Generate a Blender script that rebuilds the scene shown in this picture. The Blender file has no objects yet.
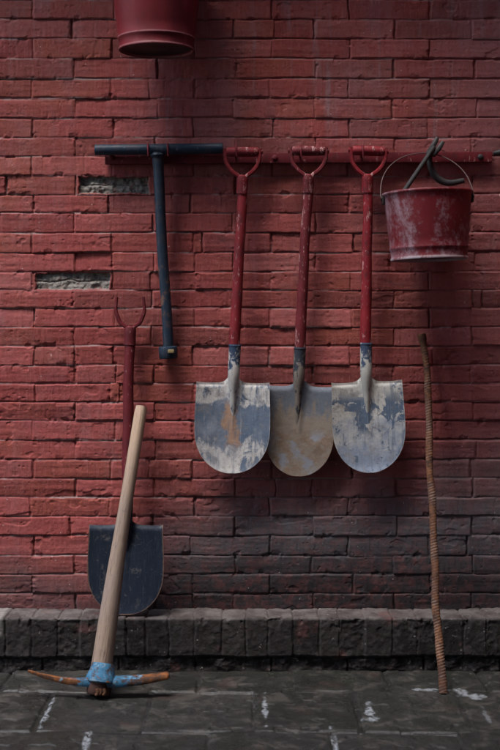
import bpy, bmesh, math, random
import numpy as np
from mathutils import Vector, Matrix

random.seed(7)
RNG = np.random.default_rng(11)
scn = bpy.context.scene
COL = scn.collection

# ------------------------------------------------------------------ scale
S = 0.0033          # metres per photo pixel on the wall plane
D = 3.9             # camera to wall
HZ = 300.0          # horizon row
ZC = 1.19           # camera height

def P(px, py, y=0.0):
    f = (D + y) / D
    return Vector(((px - 250) * S * f, y, ZC + (HZ - py) * S * f))

def zrow(py):
    return ZC + (HZ - py) * S

# ------------------------------------------------------------------ objects
def tag(o, label=None, cat=None, group=None, kind=None):
    if label: o['label'] = label
    if cat: o['category'] = cat
    if group: o['group'] = group
    if kind: o['kind'] = kind
    return o

def thing(name, label, cat, loc, group=None):
    o = bpy.data.objects.new(name, None)
    o.empty_display_size = 0.05
    o.location = loc
    COL.objects.link(o)
    return tag(o, label, cat, group)

def link(name, me, mat, parent=None, smooth=True):
    o = bpy.data.objects.new(name, me)
    COL.objects.link(o)
    if mat: me.materials.append(mat)
    if smooth:
        me.polygons.foreach_set('use_smooth', np.ones(len(me.polygons), dtype=bool))
    if parent: o.parent = parent
    return o

def from_bm(name, bm, mat, parent=None, smooth=True, sharp=40):
    bmesh.ops.recalc_face_normals(bm, faces=bm.faces)
    if smooth:
        for e in bm.edges:
            if len(e.link_faces) == 2 and e.calc_face_angle(0) > math.radians(sharp):
                e.smooth = False
    me = bpy.data.meshes.new(name)
    bm.to_mesh(me); bm.free()
    return link(name, me, mat, parent, smooth)

# ------------------------------------------------------------------ mesh helpers
def resample(pts, n):
    """Catmull-Rom through pts (lists of equal length), n samples"""
    pts = [np.array(p, float) for p in pts]
    k = len(pts)
    ext = [2 * pts[0] - pts[1]] + pts + [2 * pts[-1] - pts[-2]]
    out = []
    for i in range(n):
        t = i / (n - 1) * (k - 1)
        j = min(int(t), k - 2); u = t - j
        a, b, c, d = ext[j:j + 4]
        out.append(0.5 * (2 * b + (c - a) * u + (2 * a - 5 * b + 4 * c - d) * u * u + (3 * b - a - 3 * c + d) * u ** 3))
    return out

def sweep(bm, path, rad, seg=16, flat=1.0, up=Vector((0, 1, 0)), rfun=None, caps=True, power=2.0):
    """tube through path; rad per point; flat squashes along the 'up' axis; power>2 squares it"""
    path = [Vector(p) for p in path]
    n = len(path)
    rings = []
    for i, p in enumerate(path):
        t = (path[min(i + 1, n - 1)] - path[max(i - 1, 0)]).normalized()
        b = t.cross(up)
        if b.length < 1e-5: b = t.cross(Vector((1, 0, 0)))
        b.normalize(); a = b.cross(t).normalized()
        r = rad[i] if hasattr(rad, '__len__') else rad
        fl = flat[i] if hasattr(flat, '__len__') else flat
        ring = []
        for k in range(seg):
            th = 2 * math.pi * k / seg
            c, s = math.cos(th), math.sin(th)
            if power != 2.0:
                q = (abs(c) ** power + abs(s) ** power) ** (-1.0 / power)
                c *= q; s *= q
            rr = r * (rfun(i, th) if rfun else 1.0)
            ring.append(bm.verts.new(p + b * (c * rr) + a * (s * rr * fl)))
        rings.append(ring)
    for i in range(n - 1):
        for k in range(seg):
            k2 = (k + 1) % seg
            bm.faces.new((rings[i][k], rings[i][k2], rings[i + 1][k2], rings[i + 1][k]))
    if caps:
        bm.faces.new(rings[0][::-1]); bm.faces.new(rings[-1])
    return rings

def lathe(bm, prof, seg=48, M=Matrix.Identity(4), wob=0.0, closed=False):
    """profile of (r,z) revolved round z"""
    rings = []
    ph = random.random() * 6
    for (r, z) in prof:
        ring = []
        for k in range(seg):
            th = 2 * math.pi * k / seg
            rr = r * (1 + wob * (math.sin(2 * th + ph) + 0.5 * math.sin(3 * th + 2 * ph + z * 9)))
            ring.append(bm.verts.new(M @ Vector((rr * math.cos(th), rr * math.sin(th), z))))
        rings.append(ring)
    n = len(rings)
    for i in range(n if closed else n - 1):
        a = rings[i]; b = rings[(i + 1) % n]
        for k in range(seg):
            k2 = (k + 1) % seg
            bm.faces.new((a[k], a[k2], b[k2], b[k]))
    if not closed:
        bm.faces.new(rings[0][::-1]); bm.faces.new(rings[-1])

def box(bm, lo, hi, bevel=0.0, seg=2):
    r = bmesh.ops.create_cube(bm, size=1.0)
    lo = Vector(lo); hi = Vector(hi)
    for v in r['verts']:
        v.co = Vector([lo[i] + (v.co[i] + 0.5) * (hi[i] - lo[i]) for i in range(3)])
    if bevel:
        es = list({e for v in r['verts'] for e in v.link_edges})
        bmesh.ops.bevel(bm, geom=es, offset=bevel, segments=seg, profile=0.6, affect='EDGES')

# ------------------------------------------------------------------ numpy noise
def _hash(ix, iy, seed):
    h = (ix.astype(np.int64) * 374761393 + iy.astype(np.int64) * 668265263 + seed * 144269504) & 0xFFFFFFFF
    h = ((h ^ (h >> 13)) * 1274126177) & 0xFFFFFFFF
    h = h ^ (h >> 16)
    return (h & 0xFFFF).astype(np.float64) / 32767.5 - 1.0

def vnoise(x, y, seed=0):
    ix = np.floor(x); iy = np.floor(y)
    fx = x - ix; fy = y - iy
    ux = fx * fx * fx * (fx * (fx * 6 - 15) + 10); uy = fy * fy * fy * (fy * (fy * 6 - 15) + 10)
    a = _hash(ix, iy, seed); b = _hash(ix + 1, iy, seed)
    c = _hash(ix, iy + 1, seed); d = _hash(ix + 1, iy + 1, seed)
    return (a + (b - a) * ux) * (1 - uy) + (c + (d - c) * ux) * uy

def fbm(x, y, octs=3, seed=0, gain=0.5):
    t = 0; a = 1; s = 0
    for o in range(octs):
        t = t + a * vnoise(x * 2 ** o + 17.3 * o, y * 2 ** o - 9.1 * o, seed + o * 31)
        s += a; a *= gain
    return t / s

def sst(a, b, x):
    t = np.clip((x - a) / (b - a), 0, 1)
    return t * t * (3 - 2 * t)

def grid_object(name, X, Y, Z, attrs, mat, parent=None, flip=False, extra=None):
    """regular grid (rows, cols) to a mesh with float point attributes"""
    nr, nc = X.shape
    co = np.stack([X, Y, Z], -1).reshape(-1, 3)
    idx = np.arange(nr * nc).reshape(nr, nc)
    q = np.stack([idx[:-1, :-1], idx[:-1, 1:], idx[1:, 1:], idx[1:, :-1]], -1).reshape(-1, 4)
    if flip: q = q[:, ::-1]
    nv = len(co)
    if extra is not None:
        ev, ef = extra
        co = np.vstack([co, np.array(ev, float)])
        q = np.vstack([q, np.array(ef) + nv])
    me = bpy.data.meshes.new(name)
    me.vertices.add(len(co)); me.loops.add(q.size); me.polygons.add(len(q))
    me.vertices.foreach_set('co', co.astype(np.float32).ravel())
    me.loops.foreach_set('vertex_index', q.astype(np.int32).ravel())
    me.polygons.foreach_set('loop_start', np.arange(0, q.size, 4, dtype=np.int32))
    me.update(calc_edges=True)
    for k, v in attrs.items():
        a = me.attributes.new(k, 'FLOAT', 'POINT')
        full = np.zeros(len(co), np.float32); full[:nv] = v.reshape(-1)
        a.data.foreach_set('value', full)
    me.validate()
    return link(name, me, mat, parent)

BOXF = [(0, 1, 3, 2), (4, 6, 7, 5), (0, 4, 5, 1), (2, 3, 7, 6), (0, 2, 6, 4), (1, 5, 7, 3)]
def box_vf(lo, hi):
    v = [(x, y, z) for x in (lo[0], hi[0]) for y in (lo[1], hi[1]) for z in (lo[2], hi[2])]
    return v, BOXF

# ------------------------------------------------------------------ shader helper
class NT:
    def __init__(self, name):
        self.m = bpy.data.materials.new(name); self.m.use_nodes = True
        self.t = self.m.node_tree
        self.bsdf = self.t.nodes['Principled BSDF']
        self.tc = self.t.nodes.new('ShaderNodeTexCoord')
        self.obj = self.tc.outputs['Object']
    def _in(self, sock, v):
        if v is None: return
        if isinstance(v, bpy.types.NodeSocket): self.t.links.new(v, sock)
        elif isinstance(v, (tuple, list)) and len(v) == 3 and sock.type == 'RGBA': sock.default_value = (*v, 1)
        else: sock.default_value = v
    def math(self, op, a, b=None, clamp=False):
        n = self.t.nodes.new('ShaderNodeMath'); n.operation = op; n.use_clamp = clamp
        self._in(n.inputs[0], a); self._in(n.inputs[1], b)
        return n.outputs[0]
    def add(self, a, b): return self.math('ADD', a, b)
    def mul(self, a, b): return self.math('MULTIPLY', a, b)
    def mix(self, f, a, b, mode='MIX'):
        n = self.t.nodes.new('ShaderNodeMix'); n.data_type = 'RGBA'; n.blend_type = mode
        n.clamp_factor = True
        self._in(n.inputs[0], f); self._in(n.inputs[6], a); self._in(n.inputs[7], b)
        return n.outputs[2]
    def scale(self, v, s):
        n = self.t.nodes.new('ShaderNodeVectorMath'); n.operation = 'MULTIPLY'
        self._in(n.inputs[0], v); n.inputs[1].default_value = s
        return n.outputs[0]
    def noise(self, scale, detail=3, rough=0.55, vec=None, dist=0.0, stretch=None, off=None):
        v = vec or self.obj
        if stretch: v = self.scale(v, stretch)
        if off is not None:
            a = self.t.nodes.new('ShaderNodeVectorMath'); a.operation = 'ADD'
            self._in(a.inputs[0], v); a.inputs[1].default_value = (off, off * 1.7, off * .6); v = a.outputs[0]
        n = self.t.nodes.new('ShaderNodeTexNoise')
        self._in(n.inputs['Vector'], v)
        n.inputs['Scale'].default_value = scale; n.inputs['Detail'].default_value = detail
        n.inputs['Roughness'].default_value = rough; n.inputs['Distortion'].default_value = dist
        return n.outputs['Fac']
    def step(self, x, a, b):
        n = self.t.nodes.new('ShaderNodeMapRange'); n.interpolation_type = 'SMOOTHSTEP'
        self._in(n.inputs[0], x); n.inputs[1].default_value = a; n.inputs[2].default_value = b
        return n.outputs[0]
    def attr(self, name):
        n = self.t.nodes.new('ShaderNodeAttribute'); n.attribute_name = name
        return n.outputs['Fac']
    def xyz(self, vec=None):
        n = self.t.nodes.new('ShaderNodeSeparateXYZ'); self._in(n.inputs[0], vec or self.obj)
        return n.outputs
    def inv(self, a): return self.math('SUBTRACT', 1.0, a)
    def bump(self, h, strength=0.3, dist=0.002, prev=None):
        n = self.t.nodes.new('ShaderNodeBump')
        n.inputs['Strength'].default_value = strength; n.inputs['Distance'].default_value = dist
        self._in(n.inputs['Height'], h)
        if prev: self._in(n.inputs['Normal'], prev)
        return n.outputs[0]
    def out(self, col, rough=0.6, normal=None, metal=0.0, spec=0.16):
        self._in(self.bsdf.inputs['Base Color'], col)
        self._in(self.bsdf.inputs['Roughness'], rough)
        self._in(self.bsdf.inputs['Metallic'], metal)
        self._in(self.bsdf.inputs['Specular IOR Level'], spec)
        if normal: self._in(self.bsdf.inputs['Normal'], normal)
        return self.m

# ------------------------------------------------------------------ materials
def mat_wall():
    n = NT('painted_brick')
    x, y, z = n.xyz()
    t1 = n.attr('tint'); t2 = n.attr('tint2'); mo = n.attr('mortar'); ex = n.attr('exposed')
    big = n.noise(2.2, 4, .6)
    mid = n.noise(9, 5, .65, off=3.0)
    fine = n.noise(70, 5, .7, off=5.0)
    red = n.mix(t1, (.195, .041, .037), (.250, .061, .055))
    red = n.mix(n.step(n.add(big, n.mul(t2, .35)), .62, .85), red, (.200, .050, .036))
    red = n.mix(n.mul(n.step(t2, .74, .97), .55), red, (.135, .040, .040))
    red = n.mix(n.mul(n.inv(n.step(t2, .02, .16)), .45), red, (.30, .105, .095))
    # brush streaks of the paint, run downwards
    st = n.noise(1, 5, .7, stretch=(120, 20, 9))
    red = n.mix(n.mul(n.step(st, .48, .70), .42), red, (.33, .105, .100))
    red = n.mix(n.mul(n.step(fine, .48, .68), .42), red, (.15, .034, .034))
    red = n.mix(n.mul(n.step(mid, .50, .70), .5), red, (.19, .046, .050))
    # dusty bloom, whitish
    dust = n.noise(3.5, 6, .7, stretch=(1, 1, .5), off=9.0)
    dm = n.mul(n.step(z, 1.35, 2.2), n.step(dust, .42, .72))
    dm = n.mul(dm, .7)
    red = n.mix(dm, red, (.20, .125, .140))
    v2 = n.noise(1, 5, .65, stretch=(26, 8, 2.2), off=31.)
    red = n.mix(n.mul(n.step(v2, .54, .74), n.add(.10, n.mul(n.step(n.add(z, n.mul(x, .5)), 1.3, 2.2), .55))), red, (.20, .15, .165))
    film = n.mul(n.step(n.noise(4, 6, .7, stretch=(1, 1, .7), off=61.), .46, .70), n.step(n.noise(30, 5, .7, off=63.), .38, .60))
    red = n.mix(n.mul(film, .34), red, (.215, .115, .110))
    # mortar under worn paint
    mcol = n.mix(n.step(n.noise(11, 4, .6, off=2.0), .46, .62), (.135, .042, .042), (.20, .145, .14))
    red = n.mix(n.mul(n.step(mo, .5, .95), .8), red, mcol)
    # paint greyed and darkened to the right, standing in for light falloff
    sr = n.mul(n.step(n.add(x, n.mul(n.add(big, -.5), .5)), .35, .95), .60)
    red = n.mix(sr, red, (.115, .052, .056))
    # soot stains at the wall foot with painted light falloff, stronger to the right
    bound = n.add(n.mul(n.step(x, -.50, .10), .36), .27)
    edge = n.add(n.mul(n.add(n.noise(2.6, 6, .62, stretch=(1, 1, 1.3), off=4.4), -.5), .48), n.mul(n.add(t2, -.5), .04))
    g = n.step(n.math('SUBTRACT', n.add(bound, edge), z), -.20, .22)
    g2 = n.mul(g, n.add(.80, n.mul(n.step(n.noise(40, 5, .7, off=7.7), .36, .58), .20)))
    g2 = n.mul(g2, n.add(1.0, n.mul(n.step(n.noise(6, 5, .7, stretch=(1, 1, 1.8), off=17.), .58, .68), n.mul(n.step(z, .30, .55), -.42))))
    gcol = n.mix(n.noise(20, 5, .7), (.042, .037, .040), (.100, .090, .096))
    gcol = n.mix(n.mul(n.inv(n.step(n.add(n.add(z, n.mul(n.add(big, -.5), .25)), n.mul(n.step(x, -.55, .15), -.14)), .10, .32)), .92), gcol, (.018, .015, .016))  # darkest toward the ground, painting in the falloff of light there
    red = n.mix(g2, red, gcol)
    # dark blotches on single bricks
    bl = n.mul(n.step(n.noise(5.5, 5, .7, stretch=(1, 1, 2.2), off=12.0), .62, .72), .55)
    red = n.mix(bl, red, (.085, .046, .048))
    # grey exposed mortar in the two lost bricks
    eg = n.mix(n.noise(60, 5, .75), (.105, .095, .085), (.24, .22, .195))
    eg = n.mix(n.mul(n.step(n.noise(25, 4, .7, off=1.3), .56, .64), .8), eg, (.055, .052, .050))
    eg = n.mix(n.mul(n.step(n.noise(34, 5, .7, off=27.), .55, .63), .75), eg, (.16, .060, .050))
    red = n.mix(n.step(n.add(ex, n.mul(n.add(fine, -.5), .5)), .45, .65), red, eg)
    # flecks of white paint
    fl = n.step(n.noise(95, 2, .5, off=21.0), .755, .775)
    red = n.mix(n.mul(fl, .6), red, (.50, .42, .40))
    b = n.bump(n.add(n.mul(fine, .6), n.add(n.mul(n.noise(240, 4, .7), .6), n.mul(n.noise(520, 2, .6), .35))), .8, .0018)
    return n.out(red, n.add(.58, n.mul(fine, .25)), b, spec=.12)

def mat_ledge():
    n = NT('dark_brick')
    x, y, z = n.xyz()
    t1 = n.attr('tint'); mo = n.attr('mortar'); tp = n.attr('top'); pale = n.attr('pale')
    f = n.noise(38, 6, .7); c = n.noise(7, 5, .65, off=2.0)
    col = n.mix(t1, (.011, .009, .0085), (.026, .022, .0205))  # brick colour darkened to stand in for shade along the ledge
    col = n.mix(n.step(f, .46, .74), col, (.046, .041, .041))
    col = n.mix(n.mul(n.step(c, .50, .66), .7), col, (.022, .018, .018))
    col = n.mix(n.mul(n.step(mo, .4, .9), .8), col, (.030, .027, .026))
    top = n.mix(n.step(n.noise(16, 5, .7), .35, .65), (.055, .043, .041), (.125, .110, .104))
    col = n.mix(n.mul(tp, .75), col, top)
    col = n.mix(n.mul(n.step(n.noise(55, 4, .6, off=6.), .66, .72), .65), col, (.24, .22, .21))
    col = n.mix(n.mul(n.step(n.noise(10, 4, .6, off=8.), .60, .70), .35), col, (.12, .05, .045))
    col = n.mix(n.mul(pale, n.step(n.noise(22, 4, .7, off=9.), .35, .55)), col, (.30, .28, .26))
    b = n.bump(n.add(f, n.mul(n.noise(160, 4, .7), .6)), .8, .003)
    return n.out(col, n.add(.55, n.mul(c, .3)), b, spec=.12)

def mat_floor():
    n = NT('damp_paving')
    t1 = n.attr('tint'); mo = n.attr('mortar'); wh = n.attr('white')
    f = n.noise(45, 6, .7); c = n.noise(4.5, 5, .65); c2 = n.noise(13, 6, .7, dist=.6, off=3.)
    col = n.mix(t1, (.0135, .0132, .0118), (.023, .0222, .0205))
    col = n.mix(n.step(c, .42, .66), col, (.0165, .0175, .0145))
    col = n.mix(n.mul(n.step(c2, .50, .70), .65), col, (.062, .054, .046))
    col = n.mix(n.mul(n.step(f, .50, .70), .5), col, (.010, .010, .0095))
    col = n.mix(n.mul(n.step(n.noise(6, 5, .6, off=7.), .58, .70), .45), col, (.048, .030, .026))
    col = n.mix(n.mul(n.step(mo, .4, .9), .75), col, (.013, .012, .0115))
    col = n.mix(n.mul(wh, n.step(n.noise(60, 5, .75, off=5.), .38, .56)), col, (.23, .245, .26))
    grit = n.noise(260, 3, .7, off=9.)
    col = n.mix(n.mul(n.step(grit, .56, .68), .6), col, (.080, .074, .064))
    b = n.bump(n.add(f, n.add(n.mul(n.noise(150, 4, .7), .5), n.mul(grit, .4))), .7, .003)
    rough = n.add(.24, n.mul(n.step(c2, .3, .7), .35))
    return n.out(col, rough, b, spec=.30)

def mat_red(name, base=(.20, .018, .022), chips=.66, chipcol=(.36, .20, .19), dark=(.045, .008, .010), rough=.42):
    n = NT(name)
    f = n.noise(60, 5, .7); s = n.noise(1, 5, .7, stretch=(70, 70, 14), off=4.)
    col = n.mix(n.step(n.noise(14, 5, .6), .35, .7), base, tuple(v * .72 for v in base))
    col = n.mix(n.mul(n.step(n.noise(1, 5, .7, stretch=(40, 40, 18), off=6.), .50, .66), .75), col, dark)
    col = n.mix(n.mul(n.step(n.add(s, n.mul(n.add(f, -.5), .35)), chips - .06, chips - .01), .8), col, chipcol)
    col = n.mix(n.mul(n.step(n.noise(1, 4, .65, stretch=(120, 120, 45), off=8.), .62, .68), .7), col, (.27, .14, .135))
    b = n.bump(n.add(f, s), .35, .0012)
    return n.out(col, n.add(rough + .12, n.mul(f, .25)), b, spec=.22)

def mat_blue_iron():
    n = NT('dark_blue_paint')
    f = n.noise(45, 6, .7); s = n.noise(1, 5, .7, stretch=(60, 60, 9), off=4.)
    col = n.mix(f, (.008, .015, .026), (.018, .030, .047))
    col = n.mix(n.mul(n.step(s, .58, .70), .5), col, (.085, .100, .115))
    x, y, z = n.xyz()
    zone = n.mul(n.step(z, .08, .17), n.inv(n.step(z, .25, .34)))
    r = n.mul(n.step(n.noise(32, 5, .7, off=2.), .48, .60), n.add(n.mul(zone, .8), .12))
    col = n.mix(r, col, (.12, .062, .042))
    col = n.mix(n.mul(n.step(n.noise(110, 3, .6, off=6.), .68, .74), .7), col, (.16, .17, .18))
    return n.out(col, n.add(.34, n.mul(f, .3)), n.bump(f, .3, .001))

def mat_blade(kind):
    n = NT('blade_' + kind)
    x, y, z = n.xyz()          # local: z=0 at the tip, about .29 at the tread
    s = n.noise(1, 5, .65, stretch=(38, 20, 13)); f = n.noise(75, 6, .7, off=3.); m = n.noise(22, 5, .65, dist=.8, off=6.)
    ax = n.math('ABSOLUTE', x)
    if kind == 'chalky':
        blue = n.mix(s, (.040, .062, .100), (.125, .155, .20))
        chalk = n.mix(f, (.30, .285, .27), (.50, .475, .445))
        zz = n.add(z, n.mul(n.add(n.noise(16, 4, .6, off=15.), -.5), .10))
        band = n.mul(n.step(zz, .060, .135), n.inv(n.step(zz, .200, .240)))   # where the paint is left bare
        k = n.add(n.mul(band, .34), n.add(n.mul(n.add(s, -.5), .75), n.mul(n.add(m, -.5), .95)))
        col = n.mix(n.step(k, -.02, .18), chalk, blue)
        col = n.mix(n.mul(n.step(n.noise(9, 4, .6, off=1.), .45, .68), .45), col, (.27, .27, .29))
        col = n.mix(n.mul(n.step(m, .58, .64), n.step(zz, .20, .24)), col, (.045, .065, .105))
        oz = n.mul(n.step(zz, .075, .100), n.inv(n.step(zz, .20, .235)))
        om = n.step(n.math('SUBTRACT', n.add(.022, n.mul(n.add(n.noise(19, 4, .6, off=2.), -.5), .11)), ax), -.006, .008)
        col = n.mix(n.mul(n.mul(oz, om), .85), col, n.mix(f, (.20, .105, .060), (.34, .21, .13)))
        rough = .75
    elif kind == 'muddy':
        base = n.mix(n.add(n.mul(f, .5), n.mul(s, .5)), (.105, .082, .066), (.225, .185, .150))
        blue = n.mix(f, (.055, .070, .095), (.11, .125, .150))
        top = n.step(n.add(z, n.mul(n.add(s, -.5), .22)), .195, .245)
        col = n.mix(n.mul(top, .85), base, blue)
        m2 = n.noise(30, 6, .7, dist=.3, off=16.)
        mud = n.mul(n.step(m2, .44, .60), n.inv(n.step(n.add(z, n.mul(n.add(m, -.5), .1)), .125, .165)))
        col = n.mix(n.mul(mud, .9), col, n.mix(f, (.100, .066, .046), (.200, .140, .100)))
        wash = n.mul(n.step(n.noise(14, 4, .6, off=9.), .52, .64), n.inv(n.step(z, .12, .16)))
        col = n.mix(n.mul(wash, .7), col, (.17, .19, .23))
        rough = .85
        return n.out(col, rough, n.bump(n.add(n.mul(m2, 1.2), n.mul(f, .5)), .40, .004))
    elif kind == 'patchy':
        cream = n.mix(f, (.28, .27, .245), (.43, .415, .38))
        blue = n.mix(f, (.030, .052, .090), (.075, .105, .150))
        pale = n.mix(s, (.115, .140, .190), (.215, .245, .300))
        low = n.inv(n.step(n.add(z, n.add(n.mul(n.add(m, -.5), .16), n.mul(n.add(n.noise(7, 4, .6, off=33.), -.5), .30))), .075, .185))
        col = n.mix(low, cream, pale)
        band = n.mul(n.step(z, .10, .15), n.inv(n.step(z, .225, .275)))
        hole = n.mul(n.step(n.noise(17, 6, .66, dist=.5, off=14.), .475, .515), band)
        col = n.mix(n.mul(hole, .95), col, blue)
        col = n.mix(n.mul(n.step(n.noise(40, 4, .6, off=5.), .63, .68), .8), col, blue)
        rough = .7
    else:                                                                     # bare dark blade
        col = n.mix(s, (.007, .011, .020), (.020, .027, .042))
        col = n.mix(n.mul(n.step(n.noise(1, 5, .7, stretch=(160, 60, 10), off=3.), .58, .70), .35), col, (.065, .075, .09))
        col = n.mix(n.mul(n.step(n.noise(20, 6, .74, dist=.5, off=23.), .55, .66), .65), col, (.115, .105, .10))
        col = n.mix(n.mul(n.step(m, .58, .70), .5), col, (.055, .052, .055))
        edge = n.attr('edge')
        col = n.mix(n.mul(n.step(n.add(edge, n.mul(n.add(f, -.5), .9)), .55, .85), .8), col, (.14, .085, .060))
        rough = .5
    edge2 = n.attr('edge')
    if kind != 'bare':
        col = n.mix(n.mul(n.step(n.noise(28, 6, .72, off=41.), .50, .64), .5), col, (.165, .145, .13), 'MIX')
        col = n.mix(n.mul(n.step(n.noise(1, 5, .7, stretch=(55, 30, 8), off=43.), .50, .64), .55), col, (.075, .095, .13))
        col = n.mix(n.mul(n.step(n.noise(85, 4, .7, off=47.), .60, .68), .6), col, (.10, .085, .075))
        col = n.mix(n.mul(n.step(n.add(edge2, n.mul(n.add(f, -.5), .5)), .80, .98), .55), col, (.40, .37, .35))
    scr = n.noise(1, 4, .7, stretch=(240, 80, 12), off=51.)
    col = n.mix(n.mul(n.step(scr, .60, .66), .22 if kind == 'bare' else .5), col, (.30, .30, .31) if kind != 'bare' else (.10, .11, .125))
    col = n.mix(n.mul(n.step(n.noise(1, 4, .7, stretch=(200, 80, 10), off=57.), .60, .66), .5), col, (.055, .060, .070))
    lipm = n.mul(n.step(z, .283, .289), n.step(ax, .024, .032))
    col = n.mix(n.mul(lipm, .8), col, (.050, .038, .034))
    return n.out(col, rough, n.bump(n.add(f, n.mul(m, .8)), .45, .003))

def mat_socket(name, paint, chalk, amt):
    n = NT(name)
    m = n.noise(45, 5, .65, dist=.6, stretch=(1, 1, .6)); f = n.noise(110, 4, .7)
    x, y, z = n.xyz()
    lowm = n.inv(n.step(z, -.02, .12))
    col = n.mix(n.step(n.add(m, n.mul(lowm, amt)), .54, .62), paint, n.mix(f, chalk, tuple(v * .7 for v in chalk)))
    return n.out(col, .6, n.bump(n.add(m, f), .5, .002))

def mat_wood():
    n = NT('weathered_wood')
    g = n.noise(1, 6, .65, stretch=(95, 95, 5), dist=.25); f = n.noise(1, 4, .7, stretch=(300, 300, 16), off=3.)
    c = n.noise(9, 5, .65, off=5., stretch=(1, 1, .4))
    col = n.mix(g, (.120, .080, .058), (.30, .225, .172))
    col = n.mix(n.mul(n.step(f, .48, .64), .7), col, (.075, .052, .040))
    col = n.mix(n.mul(n.step(c, .44, .62), .6), col, (.185, .145, .125))
    x, y, z = n.xyz()
    col = n.mix(n.mul(n.step(n.noise(24, 4, .6, off=8.), .60, .68), .5), col, (.09, .075, .07))
    col = n.mix(n.mul(n.step(z, .52, .82), .45), col, (.42, .30, .205))
    return n.out(col, .68, n.bump(n.add(g, f), .6, .0018))

def mat_pick():
    n = NT('blue_and_rust')
    k = n.attr('mid')
    m = n.noise(38, 6, .7, dist=.5); f = n.noise(120, 4, .7)
    rust = n.mix(n.step(n.noise(26, 5, .7, off=3.), .35, .65), (.050, .025, .016), (.215, .080, .028))
    rust = n.mix(n.mul(n.step(f, .52, .68), .5), rust, (.050, .026, .018))
    blue = n.mix(f, (.020, .085, .160), (.050, .160, .260))
    blue = n.mix(n.mul(n.step(m, .54, .62), .6), blue, (.22, .27, .30))
    col = n.mix(n.step(n.add(k, n.mul(n.add(m, -.5), 2.1)), .50, .58), rust, blue)
    col = n.mix(n.mul(n.step(n.noise(40, 6, .74, off=9.), .50, .57), .85), col, (.050, .030, .022))
    return n.out(col, .62, n.bump(n.add(m, f), .5, .002))

def mat_rust(name='rust', white=.0):
    n = NT(name)
    m = n.noise(30, 6, .7, dist=.4); f = n.noise(140, 4, .7)
    rb = n.attr('rib')
    col = n.mix(n.step(m, .35, .66), (.042, .021, .015), (.205, .085, .038))
    col = n.mix(n.mul(n.step(f, .52, .66), .5), col, (.045, .024, .018))
    if white:
        col = n.mix(n.mul(n.inv(rb), .45), col, (.030, .016, .012))
        col = n.mix(n.mul(n.step(n.noise(6, 4, .6, off=14.), .48, .62), .6), col, (.060, .032, .024))
        w = n.mul(n.step(rb, .35, .8), n.step(n.noise(13, 4, .7, off=4.), .40, .58))
        col = n.mix(n.mul(w, .55), col, (.27, .20, .165))
    return n.out(col, .8, n.bump(n.add(m, f), .7, .002))

def mat_iron(name='black_iron', c=(.022, .020, .021), r=.5):
    n = NT(name)
    f = n.noise(50, 5, .7)
    col = n.mix(f, tuple(v * .7 for v in c), tuple(v * 1.6 for v in c))
    col = n.mix(n.mul(n.step(n.noise(30, 4, .7, off=3.), .58, .68), .4), col, (.075, .040, .028))
    return n.out(col, r, n.bump(f, .4, .001))

def mat_bucket(name, scuff):
    n = NT(name)
    x, y, z = n.xyz()
    m = n.noise(11, 6, .68, dist=.5, stretch=(1, 1, .55)); f = n.noise(70, 5, .7)
    col = n.mix(n.step(n.noise(6, 4, .6), .35, .65), (.105, .007, .010), (.070, .005, .008))
    col = n.mix(n.mul(n.step(f, .56, .70), .5), col, (.055, .008, .010))
    rr = n.math('SQRT', n.add(n.mul(x, x), n.mul(y, y)))
    plate = n.mul(n.inv(n.step(rr, .110, .113)), n.inv(n.step(z, .012, .013)))
    if scuff:
        left = n.inv(n.step(x, -.115, -.02))
        low = n.inv(n.step(z, .0, .075))
        k = n.add(n.add(n.mul(left, .17), n.mul(low, .10)), m)
        col = n.mix(n.mul(n.step(n.add(k, n.mul(n.add(f, -.5), .75)), .50, .86), .75), col, (.235, .165, .190))
        rim = n.mul(n.inv(n.step(z, .004, .012)), n.step(m, .32, .48))
        col = n.mix(n.mul(rim, .7), col, (.27, .235, .25))
    else:
        a = n.mul(n.step(z, .0, .003), n.inv(n.step(z, .005, .008)))
        b = n.mul(n.step(z, .035, .037), n.inv(n.step(z, .0395, .0415)))
        k = n.mul(n.math('MAXIMUM', a, b), n.step(n.noise(25, 4, .7, off=4.), .30, .48))
        col = n.mix(n.mul(k, .35), col, (.30, .15, .16))
        col = n.mix(n.mul(n.step(n.noise(1, 5, .7, stretch=(26, 26, 5), off=2.), .54, .72), .35), col, (.20, .045, .055))
        col = n.mix(n.mul(n.step(m, .56, .70), .5), col, (.040, .006, .008))
    col = n.mix(plate, col, (.018, .012, .012))
    return n.out(col, n.add(.40, n.mul(f, .25)), n.bump(n.add(f, m), .25, .0015), spec=.24)

M = dict(wall=mat_wall(), ledge=mat_ledge(), floor=mat_floor(),
         red=mat_red('worn_red_paint', base=(.140, .009, .013)),
         red2=mat_red('dull_red_paint', base=(.105, .010, .014), chips=.63),
         red3=mat_red('bright_red_paint', base=(.165, .008, .013)),
         maroon=mat_red('maroon_paint', base=(.085, .006, .010), chips=.74),
         rail=mat_red('rail_paint', base=(.100, .007, .012), chips=.72),
         blueiron=mat_blue_iron(), wood=mat_wood(), pick=mat_pick(),
         rebar=mat_rust('rusty_bar', .8), rust=mat_rust('rust'), iron=mat_iron(),
         wire=mat_iron('wire', (.060, .036, .035), .6),
         bucket=mat_bucket('scuffed_red_enamel', True), bucket2=mat_bucket('red_enamel', False))

# ------------------------------------------------------------------ brick wall
def axis(lo, hi, f0, f1, fine, coarse):
    a = np.arange(lo, f0, coarse); b = np.arange(f0, f1, fine); c = np.arange(f1, hi + coarse, coarse)
    return np.concatenate([a, b, c])

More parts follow.
